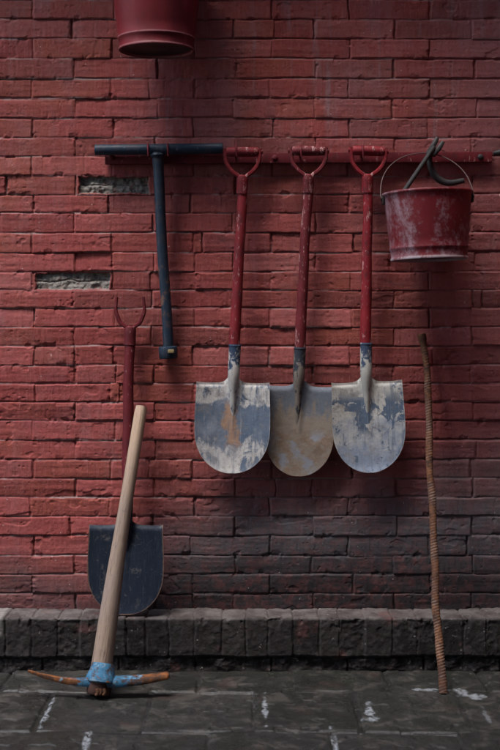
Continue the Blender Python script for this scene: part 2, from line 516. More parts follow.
MISS = [(9, 78, 150), (14, 35, 110)]
ROWS = [19.5, 39, 58.5, 78.8, 98.3, 118.3, 137.8, 156.8, 176.0, 194.7, 213.2, 233.0, 252.7, 272.0, 290.4, 308.6,
        327.6, 346.3, 365.8, 384, 402.7, 421.2, 440.4, 459.9, 478.9, 497.6, 516.6, 536, 556, 574.5, 594, 613]

SIDE_BACK = 1.6
def build_wall():
    rows = [19.5 - 19.5 * k for k in range(24, 0, -1)] + ROWS + [632, 651]
    zl = np.array([zrow(r) for r in rows])[::-1]           # ascending heights
    first = 24 - 0                                          # index in rows of ROWS[0]
    xs = axis(-1.7, 1.7, -.86, .86, .0019, .006)
    zs = axis(.12, 3.25, .15, 2.22, .0019, .006)
    X, Z = np.meshgrid(xs, zs)
    Zw = Z + .0030 * fbm(X * 2.3, Z * 3.1, 3, 5) + .0016 * fbm(X * 14, Z * 9, 2, 8)
    Xw = X + .0028 * fbm(X * 9, Z * 30, 2, 12)
    ci = np.clip(np.searchsorted(zl, Zw) - 1, 0, len(zl) - 2)
    H = np.zeros_like(X); T1 = np.zeros_like(X); T2 = np.zeros_like(X); MO = np.zeros_like(X); EX = np.zeros_like(X)
    edge_n = .0016 * fbm(X * 55, Z * 55, 3, 21) + .0012 * fbm(X * 16, Z * 18, 2, 22)
    big_n = fbm(X * 24, Z * 26, 3, 23)
    for c in range(len(zl) - 1):
        m = ci == c
        if not m.any(): continue
        photo_row = len(rows) - 1 - c - first               # course number counted down the photo
        odd = photo_row % 2 != 0
        base = (75 if odd else 33) - 250
        js = []
        for k in range(-10, 14):
            j = (base + 79.5 * k) + RNG.normal(0, 1.8)
            js.append(j)
            if RNG.random() < .10: js.append(j + RNG.choice([9, 38, 41]))
        js = np.array(sorted(js)) * S
        x = Xw[m]; z = Zw[m]
        b = np.clip(np.searchsorted(js, x) - 1, 0, len(js) - 2)
        n = len(js)
        mv = RNG.uniform(.0004, .0022, n); mbt = RNG.uniform(.0003, .0020, n); mbb = RNG.uniform(.0008, .0028, n)
        dv = RNG.uniform(.0010, .0070, n); db_ = RNG.uniform(.0028, .0062, n)
        dl = x - js[b]; dr = js[b + 1] - x
        right = dr < dl
        jn = np.where(right, b + 1, b)
        qx = np.minimum(dl, dr) - mv[jn]
        up = (zl[c + 1] - z) < (z - zl[c])
        qz = np.where(up, zl[c + 1] - z - mbt[b], z - zl[c] - mbb[b])
        en = edge_n[m]
        qx = qx + en; qz = qz + en
        r = RNG.uniform(.002, .009, n)[b]
        inn = (qx < r) & (qz < r)
        sd = np.where(inn, r - np.sqrt(np.maximum(r - qx, 0) ** 2 + np.maximum(r - qz, 0) ** 2), np.minimum(qx, qz))
        wd = RNG.uniform(.002, .0055, n)[b]
        fb = 1 - sst(-.0015, 1, qz / wd); fv = 1 - sst(-.0015, 1, qx / wd); fc = 1 - sst(-.2, 1, sd / wd)
        bedfill = .22 + .78 * sst(-.20, .45, fbm(x * 6 + c * 3.1, z * 4, 3, 61))
        drop = np.maximum.reduce([db_[b] * bedfill * fb, dv[jn] * fv, np.minimum(db_[b] * bedfill, dv[jn] * 1.2) * fc])
        L = np.maximum(js[b + 1] - js[b], .01)
        prot = RNG.normal(0, .0013, n)[b]
        tilt = RNG.normal(0, .0013, n)[b] * (2 * (x - js[b]) / L - 1) + RNG.normal(0, .0012, n)[b] * (2 * (z - zl[c]) / (zl[c + 1] - zl[c]) - 1)
        bn = big_n[m]
        near = np.exp(-np.maximum(sd, 0) / .010)
        chip = .004 * sst(.30, .50, bn) * near
        pill = -.0003 * (2 * (z - zl[c]) / (zl[c + 1] - zl[c]) - 1) ** 4
        h = prot + tilt + pill - drop - chip
        t1 = RNG.random(n)[b]; t2 = RNG.random(n)[b]
        mo = np.clip(np.maximum(fb, np.maximum(fv * dv[jn] / .0075, 0)), 0, 1)
        for (pr, a, e) in MISS:
            if pr == photo_row:
                lo = (a - 250) * S; hi = (e - 250) * S
                ins = np.minimum.reduce([x - lo, hi - x, zl[c + 1] - z - .0005, z - zl[c] - .0005]) + en * 1.8 - .006 * np.maximum(0, fbm(x * 38, z * 38, 3, 72) + .15)
                k = sst(0, .0045, ins)
                rough = -.010 + .005 * bn + .0035 * fbm(x * 90, z * 90, 4, 71)
                crack = -.005 * (1 - sst(0, .0035, np.abs(z - (zl[c] + zl[c + 1]) / 2 - .010 * fbm(x * 18, x * 0 + pr, 3, 99))))
                topdip = -.010 * sst(.40, .9, (z - zl[c]) / (zl[c + 1] - zl[c]) + .45 * fbm(x * 22, z * 8, 2, 77))
                h = h * (1 - k) + (rough + crack + topdip) * k
                EX[m] = np.maximum(EX[m], k)
                mo = mo * (1 - k)
        H[m] = h; T1[m] = t1; T2[m] = t2; MO[m] = mo
    # scars and pits in the old faces, brush and trowel texture
    pits = fbm(X * 75, Z * 75, 2, 41)
    H += -.0012 * sst(.62, .80, pits) + .0004 * fbm(X * 34, Z * 42, 3, 42) + .0004 * fbm(X * 150, Z * 120, 2, 43)
    H += .0025 * fbm(X * 1.7, Z * 1.9, 2, 44)
    scar = sst(.50, .58, fbm(X * 8, Z * 13, 4, 47))
    H -= .0018 * scar
    H += .0011 * fbm(X * 5, Z * 60, 3, 48) + .0005 * fbm(X * 110, Z * 16, 2, 49)
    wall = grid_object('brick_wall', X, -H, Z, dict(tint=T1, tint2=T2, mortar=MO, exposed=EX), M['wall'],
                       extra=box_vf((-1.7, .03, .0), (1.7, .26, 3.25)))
    tag(wall, 'old red painted brick wall with two lost bricks and a sooty foot with falloff painted in', 'wall')

# ------------------------------------------------------------------ plinth of bricks on edge
LD = .118; LZ = .172; LB = .042
def build_ledge():
    xs = axis(-1.7, 1.7, -.86, .86, .0022, .007)
    R = .008
    prof = [(-.0, LZ)]
    sv = np.concatenate([np.arange(0, LD - R, .0022), LD - R + np.arange(0, 1, .12) * R * math.pi / 2,
                         LD - R + R * math.pi / 2 + np.arange(0, LZ - R + .02, .0022)])
    arc0 = LD - R; arc1 = arc0 + R * math.pi / 2
    th = np.clip((sv - arc0) / R, 0, math.pi / 2)
    py_ = np.where(sv < arc0, -sv, np.where(sv < arc1, -(LD - R + R * np.sin(th)), -LD))
    pz_ = np.where(sv < arc0, LZ, np.where(sv < arc1, LZ - R + R * np.cos(th), LZ - R - (sv - arc1)))
    ny_ = -np.sin(th); nz_ = np.cos(th)
    X, SV = np.meshgrid(xs, sv)
    Yb = np.repeat(py_[:, None], len(xs), 1); Zb = np.repeat(pz_[:, None], len(xs), 1)
    Ny = np.repeat(ny_[:, None], len(xs), 1); Nz = np.repeat(nz_[:, None], len(xs), 1)
    sB = arc1 + (LZ - R - LB)                                # the bed joint under the row
    # joints of bricks on edge
    js = []; x = -2.0
    while x < 2.0:
        js.append(x); x += RNG.normal(.0775, .006)
    js = np.array(js); n = len(js)
    Xw = X + .004 * fbm(X * 12, SV * 16, 2, 3)
    b = np.clip(np.searchsorted(js, Xw) - 1, 0, n - 2)
    en = .0022 * fbm(X * 50, SV * 50, 3, 4)
    qx = np.minimum(Xw - js[b], js[b + 1] - Xw) - .0010 + en
    bj = sB + .005 * fbm(X * 7, X * 0, 3, 6)
    qs = bj - SV - .002 + en
    wd = .0045
    fx = 1 - sst(0, 1, qx / wd); fs = 1 - sst(0, 1, np.abs(qs) / .007)
    prot = RNG.normal(0, .0016, n)[b]
    t1 = RNG.random(n)[b]
    tl = RNG.normal(0, .0016, n)[b] * ((Xw - js[b]) / .08 - .5) * 2
    low = SV > bj
    nb = fbm(X * 26, SV * 24, 3, 9)
    h = prot + tl - .0050 * fx * RNG.uniform(.4, 1, n)[b] + .0020 * nb + .0014 * fbm(X * 70, SV * 70, 3, 15)
    h -= .008 * sst(.22, .5, nb) * np.exp(-np.abs(SV - (arc0 + arc1) / 2) / .03)
    # broken faces: some bricks have lost their skin
    lost = (RNG.random(n) < .18)[b] * sst(arc1 - .004, arc1 + .012, SV)
    h = h - lost * (.0035 + .004 * np.maximum(fbm(X * 40, SV * 40, 3, 19), -.4)) * (1 - fx)
    hl = -.012 + .010 * fbm(X * 22, SV * 30, 4, 16) - .006 * (1 - sst(0, .006, np.abs(((X * 1.0 + .05) % .245) - .12)))
    h = np.where(low, hl, h) - .010 * fs
    mo = np.clip(np.maximum(fx, fs), 0, 1)
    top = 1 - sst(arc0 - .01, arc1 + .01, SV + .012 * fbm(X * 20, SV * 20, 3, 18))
    pale = .45 * sst(.785, .805, -X) * sst(0.10, 0.13, Zb)
    t1 = np.where(low, .15, t1)
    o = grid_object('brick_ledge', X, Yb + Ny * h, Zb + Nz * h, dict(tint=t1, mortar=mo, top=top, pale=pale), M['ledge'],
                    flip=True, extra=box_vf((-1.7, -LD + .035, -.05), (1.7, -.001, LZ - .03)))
    tag(o, 'low dark ledge of bricks set on edge along the foot of the wall', 'ledge')

# ------------------------------------------------------------------ paving
WHITE = [(45, 716, 3.2, 15, .9), (265, 710, 3, 16, 1), (370, 712, 5, 11, 1), (372, 719, 9, 4, .9), (335, 742, 3.5, 14, .9), (85, 744, 4, 10, .9),
         (432, 691, 15, 1.6, .9), (462, 692, 8, 4, .9), (478, 697, 9, 2.5, .8),
         (487, 716, 3, 8, .35), (22, 733, 9, 1.5, .3)]
def build_floor():
    xs = axis(-3.0, 3.0, -.80, .80, .0024, .014)
    ys = np.concatenate([np.arange(-4.6, -.86, .02), np.arange(-.86, -.07, .0024)])
    X, Y = np.meshgrid(xs, ys)
    Yw = Y + .004 * fbm(X * 3, Y * 4, 3, 2); Xw = X + .004 * fbm(X * 5, Y * 7, 3, 3)
    lines = [-.31, -.645]
    v = -.645
    while v > -5: v -= .335; lines.append(v)
    lines = np.array([.2] + [-.02] + lines)[::-1]
    ri = np.clip(np.searchsorted(lines, Yw) - 1, 0, len(lines) - 2)
    H = np.zeros_like(X); T = np.zeros_like(X); MO = np.zeros_like(X)
    en = .0018 * fbm(X * 40, Y * 40, 3, 6)
    for r in range(len(lines) - 1):
        m = ri == r
        if not m.any(): continue
        lo, hi = lines[r], lines[r + 1]
        # joint phase read off the photo for the two near rows
        if abs(lo + .645) < .01: x0, w = (45 - 250) * S * .88, .303
        elif abs(lo + .98) < .01: x0, w = (85 - 250) * S * .815, .336
        elif abs(lo + .31) < .01: x0, w = (100 - 250) * S * .93, .30
        else: x0, w = RNG.uniform(0, .3), .32
        js = np.array([x0 + w * k + RNG.normal(0, .004) for k in range(-14, 15)])
        x = Xw[m]; y = Yw[m]
        b = np.clip(np.searchsorted(js, x) - 1, 0, len(js) - 2)
        q = np.minimum.reduce([x - js[b], js[b + 1] - x, y - lo, hi - y]) - .004 + en[m]
        f = 1 - sst(0, .009, q)
        n = len(js)
        L = .3
        H[m] = RNG.normal(0, .0016, n)[b] + RNG.normal(0, .002, n)[b] * ((x - js[b]) / L - .5) * 2 + RNG.normal(0, .002, n)[b] * ((y - lo) / L - .5) * 2 - (.0012 + .0050 * sst(-.1, .4, fbm(x * 5, y * 7, 2, 88))) * f
        T[m] = RNG.random(n)[b]; MO[m] = f * (.25 + .75 * sst(-.3, .3, fbm(x * 6, y * 6, 3, 87)))
    H += .0032 * fbm(X * 6, Y * 8, 4, 31) + .0007 * fbm(X * 60, Y * 60, 2, 32)
    H -= .0030 * sst(.30, .45, fbm(X * 16, Y * 16, 3, 33))
    W = np.zeros_like(X)
    for (px, py, rx, ry, a) in WHITE:
        f = ZC / ((py - HZ) * S)
        f0 = ZC / ((py - ry - HZ) * S); f1 = ZC / ((py + ry - HZ) * S)
        cx = (px - 250) * S * f; cy = D * f - D
        hx = rx * S * f; hy = D * (f0 - f1) / 2
        # marks follow the joints, which run straight out from the wall
        d = np.sqrt(((X - cx) / hx) ** 2 + ((Y - cy) / hy) ** 2)
        d = d + .9 * fbm(X * 45, Y * 34, 4, 51)
        W = np.maximum(W, a * (1 - sst(.55, 1.1, d)))
    o = grid_object('pavement', X, Y, H, dict(tint=T, mortar=MO, white=W), M['floor'])
    o['kind'] = 'structure'
    g = NT('earth'); c = g.noise(.6, 5, .6)
    gm = g.out(g.mix(c, (.07, .065, .055), (.13, .12, .10)), .85)
    bm = bmesh.new()
    vs = [bm.verts.new(p) for p in ((-400, -400, -.03), (400, -400, -.03), (400, 400, -.03), (-400, 400, -.03))]
    bm.faces.new(vs)
    go = from_bm('ground', bm, gm, smooth=False); go['kind'] = 'structure'

build_wall(); build_ledge(); build_floor()
side = bpy.data.objects['brick_wall'].copy(); COL.objects.link(side)  # wall copy added out of view to block light from the right
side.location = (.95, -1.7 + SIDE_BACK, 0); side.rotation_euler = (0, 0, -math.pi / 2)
tag(side, 'added unseen red brick wall at the right, placed to shade the main wall', 'wall')

# ------------------------------------------------------------------ spades
BL = .292           # blade length
def blade_mesh(W, dish=.020, ridge=.011, lip=.011, L=BL):
    """local frame: tip at origin, tread at z=L, faces -y; returns bmesh and an edge attribute"""
    nu, nv = 45, 56
    us = np.linspace(-1, 1, nu); us = np.sign(us) * np.abs(us) ** 1.0
    ts = np.linspace(0, 1, nv)
    s = np.where(ts < .62, 1.0 * (ts / .62) ** 1.9 * .56, .56 + (ts - .62) / .38 * .44)
    s = np.clip(s, .0025, 1)
    def hw(q):
        w = 1.0 if q > .52 else (1 - ((.52 - q) / .52) ** 2.35) ** .5
        return W * .5 * max(w, .02) * (1 - .03 * sst(.6, 1, q))
    grid = np.zeros((nv, nu, 3)); edge = np.zeros((nv, nu))
    rr = random.Random(int(W * 1e5) + int(ridge * 1e6))
    wav = [rr.uniform(-1, 1) for _ in range(6)]
    for i in range(nv):
        h = hw(s[i])
        for j in range(nu):
            x = us[j] * h
            ax = abs(x)
            top = L + .020 * math.exp(-max(ax - .017, 0) / .010) + .004 * (abs(us[j])) ** 6
            z = s[i] * L if s[i] < .6 else .6 * L + (s[i] - .6) / .4 * (top - .6 * L)
            y = -dish * (ax / (W / 2)) ** 2 * (.45 + .55 * s[i])
            y += -.010 * (1 - s[i]) ** 2
            k = sst(.33, .95, s[i])
            rw = .0035 + .0095 * k
            y -= .0022 * math.exp(-((x - .3 * W * wav[4]) / .018) ** 2 - ((z - .10 - .06 * wav[5]) / .022) ** 2)
            if s[i] < .12: y -= .006 * ((.12 - s[i]) / .12) ** 2 * wav[5]
            y -= ridge * k ** .75 * math.exp(-(x / rw) ** 2)
            y += .0012 * (wav[0] * math.sin(x * 30 + wav[1] * 3) + wav[2] * math.sin(z * 26 + wav[3] * 5 + x * 12))
            if s[i] > .955: y += lip * ((s[i] - .955) / .045) ** 1.5 * sst(.018, .034, ax)
            grid[i, j] = (x, y, z)
            e1 = 1 - min(1, (h - ax) / .010); e2 = 1 - min(1, max(s[i] * L, 0) / .012)
            edge[i, j] = max(e1, e2)
    bm = bmesh.new()
    lay = bm.verts.layers.float.new('edge')
    F = [[None] * nu for _ in range(nv)]; B = [[None] * nu for _ in range(nv)]
    for i in range(nv):
        for j in range(nu):
            x, y, z = grid[i, j]
            F[i][j] = bm.verts.new((x, y, z)); F[i][j][lay] = edge[i, j]
            B[i][j] = bm.verts.new((x, y + .0036, z)); B[i][j][lay] = edge[i, j]
    for i in range(nv - 1):
        for j in range(nu - 1):
            bm.faces.new((F[i][j], F[i][j + 1], F[i + 1][j + 1], F[i + 1][j]))
            bm.faces.new((B[i][j], B[i + 1][j], B[i + 1][j + 1], B[i][j + 1]))
    for i in range(nv - 1):
        bm.faces.new((F[i][0], F[i + 1][0], B[i + 1][0], B[i][0]))
        bm.faces.new((F[i][-1], B[i][-1], B[i + 1][-1], F[i + 1][-1]))
    for j in range(nu - 1):
        bm.faces.new((F[0][j], B[0][j], B[0][j + 1], F[0][j + 1]))
        bm.faces.new((F[-1][j], F[-1][j + 1], B[-1][j + 1], B[-1][j]))
    return bm

def spade(label, tip, neck, fork, W, rot, bmat, smat, hmat, gmat, group, socket_len=.105, length=BL,
          grip=True, grip_roll=0.0, fork_w=.056, fork_h=.088, thick=1.0, gname='spade'):
    """tip/neck/fork are world points: blade tip, where the neck meets the tread, where the wood meets the fork"""
    root = thing(gname, label, 'spade', tip, group)
    nk = neck - tip; fk = fork - tip
    # blade
    b = from_bm('blade', blade_mesh(W, L=length, ridge=.0075 + .0004 * random.random()), bmat, root)
    d = nk.copy(); lean = math.atan2(d.y, d.z)
    b.rotation_euler = (-lean, rot, 0)
    axis_ = (fk - nk).normalized()
    # socket: painted steel tube that runs down into the blade's crease
    sk = nk + axis_ * socket_len
    o = thing_local = None
    bm = bmesh.new()
    dn = Vector((-math.sin(rot), 0, -1))
    pts = resample([nk + dn * .175 + Vector((0, .008, 0)), nk + dn * .12 + Vector((0, .0025, 0)), nk + dn * .06 + Vector((0, -.003, 0)), nk + dn * .015 + Vector((0, -.005, 0)), nk + axis_ * .03 + Vector((0, -.004, 0)), nk + axis_ * .07, sk], 40)
    arc = [0]
    for i in range(1, 40): arc.append(arc[-1] + float(np.linalg.norm(pts[i] - pts[i - 1])))
    rad = [.0062 + .0048 * min(1, q / .14) + .0078 * float(sst(.115, .20, q)) + .0008 * q / arc[-1] for q in arc]
    org = nk
    sweep(bm, [Vector(p) - org for p in pts], [r * thick for r in rad], 20)
    lathe(bm, [(.0197 * thick, -.002), (.0207 * thick, 0), (.0207 * thick, .003), (.0195 * thick, .005)], 20,
          Matrix.Translation(sk - org - axis_ * .006) @ axis_.to_track_quat('Z', 'Y').to_matrix().to_4x4())
    so = from_bm('socket', bm, smat, root); so.location = org
    # wooden shaft
    bm = bmesh.new()
    N = 40
    side = Vector((1, 0, 0))
    ph = random.random() * 6
    pts = []
    for i in range(N):
        t = i / (N - 1)
        p = axis_ * ((fk - sk).length + .012) * t
        pts.append(p + side * (.0016 * math.sin(t * 5 + ph) + .0008 * math.sin(t * 13 + ph)))
    rad = [(.0182 - .0022 * sst(0, .8, i / (N - 1))) * thick * (1 + .02 * math.sin(i * .9 + ph)) for i in range(N)]
    sweep(bm, pts, rad, 20)
    sh = from_bm('shaft', bm, hmat, root); sh.location = sk - axis_ * .01
    # collar of the D grip
    bm = bmesh.new()
    lathe(bm, [(.0168 * thick, -.050), (.0186 * thick, -.049), (.0188 * thick, -.010), (.0195 * thick, -.004), (.017 * thick, .008), (.010 * thick, .013)], 20,
          axis_.to_track_quat('Z', 'Y').to_matrix().to_4x4())
    co = from_bm('collar', bm, gmat, root); co.location = fk
    # fork straps
    R = Matrix.Rotation(grip_roll, 4, 'Y')
    for sgn in (-1, 1):
        bm = bmesh.new()
        ctrl = [(sgn * .006, 0, -.012), (sgn * .012, 0, .008), (sgn * .031, 0, .023), (sgn * (fork_w * .86), 0, .043), (sgn * fork_w, 0, .066), (sgn * (fork_w + (.001 if grip else -.004)), 0, fork_h + (.010 if grip else .012))]
        pts = [R @ Vector(p) for p in resample(ctrl, 24)]
        tap = [1.0 if grip or i < 15 else 1.0 - .35 * (i - 15) / 8 for i in range(24)]
        sweep(bm, pts, [.0068 * a for a in tap], 12, flat=1.5, power=3.0)
        st = from_bm('fork_strap', bm, gmat, root); st.location = fk
        if grip:
            bm = bmesh.new()
            lathe(bm, [(.004, -.003), (.0085, -.002), (.0085, .002), (.004, .0035)], 16, Matrix.Rotation(math.pi / 2 * sgn, 4, 'Y'))
            bo = from_bm('rivet', bm, gmat, st); bo.location = R @ Vector((sgn * (fork_w + .0075), 0, fork_h))
    if grip:
        bm = bmesh.new()
        h = fork_w - .003
        lathe(bm, [(.0125, -h), (.0150, -h + .004), (.0158, -h * .5), (.0162, 0), (.0158, h * .5), (.0150, h - .004), (.0125, h)], 24,
              Matrix.Rotation(math.pi / 2, 4, 'Y'))
        g = from_bm('grip', bm, gmat, root); g.location = fk + R @ Vector((0, 0, fork_h)); g.rotation_euler = (0, grip_roll, 0)
    return root

GRP = 'spades hung side by side from the rail'
chk = mat_socket('socket_chalky', (.020, .034, .062), (.34, .32, .30), .20)
drk = mat_socket('socket_dark', (.022, .026, .034), (.15, .125, .105), .16)
pal = mat_socket('socket_pale', (.030, .044, .075), (.33, .32, .29), .22)
nav = mat_socket('socket_navy', (.020, .024, .038), (.06, .06, .07), .0)

spade('hanging red spade with a chalk white blade and an orange rust streak down its crease',
      P(231.5, 473, -.062), P(233.5, 379, -.060), P(242.5, 179, -.056), .2445, math.radians(1.0),
      mat_blade('chalky'), chk, M['red'], M['red'], GRP, socket_len=.113, fork_w=.055)
spade('dull red hanging spade with a grey blade caked in brown mud between the other two',
      P(298, 476, -.036), P(298.5, 380, -.040), P(308.5, 178, -.056), .226, math.radians(1.5),
      mat_blade('muddy'), drk, M['red2'], M['red2'], GRP, socket_len=.108, fork_w=.056)
spade('bright red hanging spade with navy patches on its pale blue grey blade beside the bucket',
      P(370.5, 472, -.058), P(366.0, 377, -.058), P(367.5, 178, -.056), .236, math.radians(-2.6),
      mat_blade('patchy'), pal, M['red3'], M['red3'], GRP, socket_len=.112, grip_roll=math.radians(2), fork_w=.055)
tipL = P(125.5, 615, -.088); tipL.z = LZ + .004
spade('maroon spade with a broken grip and bare navy blade standing on the ledge',
      tipL, P(126.5, 523, -.074), P(130, 330, -.034), .246, math.radians(0.3),
      mat_blade('bare'), nav, M['maroon'], M['maroon'], None, socket_len=.10, length=.284,
      grip=False, fork_w=.047, fork_h=.096, thick=1.04)

# ------------------------------------------------------------------ rail with hooks
def build_rail():
    a = P(105, 159, -.02); b = P(492, 157, -.02)
    root = thing('tool_rail', 'long flat red rail fixed across the wall behind the spade grips', 'rail', a)
    L = (b - a).length
    bm = bmesh.new()
    box(bm, (0, -.007, -.017), (L, .016, .017), .0025)
    s = from_bm('strip', bm, M['rail'], root)
    s.rotation_euler = (0, -math.atan2(b.z - a.z, b.x - a.x), 0)
    for px, py in ((112, 157.5), (275, 158), (480.5, 157)):
        bm = bmesh.new()
        lathe(bm, [(.0105, 0), (.0105, .002), (.0085, .003), (.0085, .007), (.006, .009), (.002, .0095)], 6 if px > 400 else 14, Matrix.Rotation(math.pi / 2, 4, 'X'))
        o = from_bm('bolt', bm, M['iron'] if px > 400 else M['rail'], root); o.location = P(px, py, -.026) - a
    def hook(px, py, drop=.004, depth=.062, r=.0032):
        base = P(px, py + 7, -.024) - a
        bm = bmesh.new()
        pts = resample([base, base + Vector((0, -.012, .002)), base + Vector((0, -.020, .008)), base + Vector((0, -.028, .030)), base + Vector((0, -.044, .032)),
                        base + Vector((.001, -.0555, .018)), base + Vector((.002, -.056, .006)), base + Vector((.003, -.054, -.006))], 30)
        pts = [Vector(p) for p in pts]
        sweep(bm, pts, r, 10, up=Vector((1, 0, 0)))
        o = from_bm('hook', bm, M['rail'], root)
    for px, py in ((149, 149), (168.5, 149)): hook(px, py)
    for px, py in ((236, 149.5), (300, 150), (361, 150)): hook(px, py)
build_rail()

# ------------------------------------------------------------------ hydrant key (T bar)
def build_tbar():
    foot = P(168.5, 357, -.030)
    root = thing('tee_wrench', 'dark blue iron tee bar with a socket foot hung at the left of the rail', 'wrench', foot)
    L = P(95, 150, -.052) - foot; R = P(223, 148.5, -.052) - foot; c = P(157, 149.5, -.052) - foot
    d = (R - L).normalized()
    # pipe, open at its ends
    bm = bmesh.new()
    ln = (R - L).length / 2; mid = (L + R) / 2
    Mx = Matrix.Translation(mid) @ d.to_track_quat('Z', 'Y').to_matrix().to_4x4()
    ro, ri = .0178, .0138
    lathe(bm, [(ri, -ln), (ro - .001, -ln), (ro, -ln + .002)] + [(ro * (1 + .006 * math.sin(k * 1.7)), -ln + 2 * ln * k / 20) for k in range(1, 20)] + [(ro, ln - .002), (ro - .001, ln), (ri, ln)], 28, Mx, closed=True)
    from_bm('crossbar', bm, M['blueiron'], root)
    bm = bmesh.new()
    f2 = Vector((0, 0, .018))
    n = 26
    pts = [f2.lerp(c + Vector((0, 0, -.008)), i / (n - 1)) + Vector((.0015 * math.sin(i * .35), 0, 0)) for i in range(n)]
    sweep(bm, pts, [.0172 + .0018 * sst(.9, 1, i / (n - 1)) for i in range(n)], 22)
    # weld bead
    ax = (pts[-1] - pts[0]).normalized()
    lathe(bm, [(.0165, -.006), (.0215, -.002), (.0235, .004), (.020, .010)], 22, Matrix.Translation(c + ax * -.022) @ ax.to_track_quat('Z', 'Y').to_matrix().to_4x4(), wob=.03)
    from_bm('shaft', bm, M['blueiron'], root)
    bm = bmesh.new()
    Mx = ax.to_track_quat('Z', 'Y').to_matrix().to_4x4()
    lathe(bm, [(.018, -.004), (.0285, -.004), (.0305, -.001), (.0310, .030), (.0295, .034), (.0195, .036), (.0180, .030)], 28, Mx, closed=True, wob=.012)
    sk = from_bm('socket', bm, M['blueiron'], root)
    bm = bmesh.new()
    box(bm, (.000, -.037, .014), (.020, -.026, .026), .003)
    from_bm('set_screw', bm, mat_iron('brass_worn', (.16, .12, .06), .5), root)
build_tbar()

# ------------------------------------------------------------------ pickaxe
def build_pick():
    foot = P(98.5, 696, -.355); foot.z = .006
    top = P(141, 407, -.060)
    root = thing('pickaxe', 'blue headed rusty pickaxe with a pale wooden handle leaning from the paving', 'pickaxe', foot)
    ax = (top - foot); Lh = ax.length; a = ax.normalized()
    Q = a.to_track_quat('Z', 'Y')
    # handle, in its own frame so the grain runs along z
    bm = bmesh.new()
    n = 50
    pts, rad = [], []
    for i in range(n):
        t = i / (n - 1)
        pts.append((.004 * math.sin(t * 3.4 + .5), .003 * math.sin(t * 2.3), t * Lh))
        r = .0185 + .004 * math.exp(-((t - 1.0) / .10) ** 2) * 0 + .0105 * (1 - sst(.05, .75, t)) + .0025 * (1 - sst(0, .15, t))
        if i >= n - 2: r *= .985 if i == n - 2 else .90
        if i == 0: r *= .88
        rad.append(r)
    sweep(bm, pts, rad, 22, flat=1.18, power=2.5, rfun=lambda i, th: 1 + .010 * math.sin(3 * th + i * .13) + .006 * math.sin(7 * th + i * .05))
    h = from_bm('handle', bm, M['wood'], root); h.rotation_mode = 'QUATERNION'; h.rotation_quaternion = Q
    # rusty end of the handle below the head, with its wedge
    bm = bmesh.new()
    sweep(bm, [a * (-.002), a * .004, a * .030, a * .046], [.030, .0345, .0355, .034], 22, flat=1.1, power=2.6,
          rfun=lambda i, th: 1 + .05 * math.sin(2 * th + 1 + i) + .03 * math.sin(5 * th + i * 2.2))
    from_bm('end_cap', bm, mat_rust_dark, root)
    bm = bmesh.new()
    e = a * .022 + Vector((0, -.040, 0))
    for k in range(3):
        x0 = (-.006, .003, .015)[k]
        p = [e + Vector((x0, 0, -.010)), e + Vector((x0 + .006, -.003, -.004)), e + Vector((x0 + .003, -.002, .008))]
        sweep(bm, resample(p, 8), (.0050, .0034, .0042)[k], 8)
    from_bm('wedge', bm, mat_rust_dark2, root)
    # head: one forged bar, pointed left, chisel right, round a socket
    bm = bmesh.new()
    lay = bm.verts.layers.float.new('mid')
    Q3 = [(28, 671, -.372), (48, 677, -.370), (72, 681.5, -.366), (90, 682, -.360), (102, 681.5, -.355), (116, 681.5, -.350), (138, 680, -.345), (156, 677.5, -.342), (169, 675, -.340)]
    ctrl = [P(*q) - foot for q in Q3]
    N = 64
    path = [Vector(p) for p in resample(ctrl, N)]
    rad, fl = [], []
    for i in range(N):
        t = i / (N - 1)
        if t < .45: r = .0035 + .0100 * (t / .45) ** .85; f = .9 + .5 * (t / .45)
        else:
            q = (t - .45) / .55
            r = .0135 - .0040 * q + .001 * math.sin(q * 5); f = 1.4 + .9 * q
        if t > .985: r *= .6
        rad.append(r); fl.append(f)
    rings = sweep(bm, path, rad, 16, flat=fl, power=5.0)
    for i, ring in enumerate(rings):
        k = math.exp(-((i / (N - 1) - .50) / .29) ** 2)
        for v in ring: v[lay] = k
    rs = sweep(bm, [a * .034, a * .037, a * .046, a * .056, a * .070, a * .088, a * .091], [.0395, .0430, .0440, .0410, .0365, .0345, .032], 26, flat=1.22, power=2.5,
               rfun=lambda i, th: 1 + .025 * math.sin(2 * th + i * .8) + .012 * math.sin(5 * th + i))
    for ring in rs:
        for v in ring: v[lay] = .72
    from_bm('head', bm, M['pick'], root)
mat_rust_dark = mat_iron('rusty_end', (.050, .026, .020), .8)
mat_rust_dark2 = mat_iron('rusty_wedge', (.085, .040, .022), .8)
build_pick()

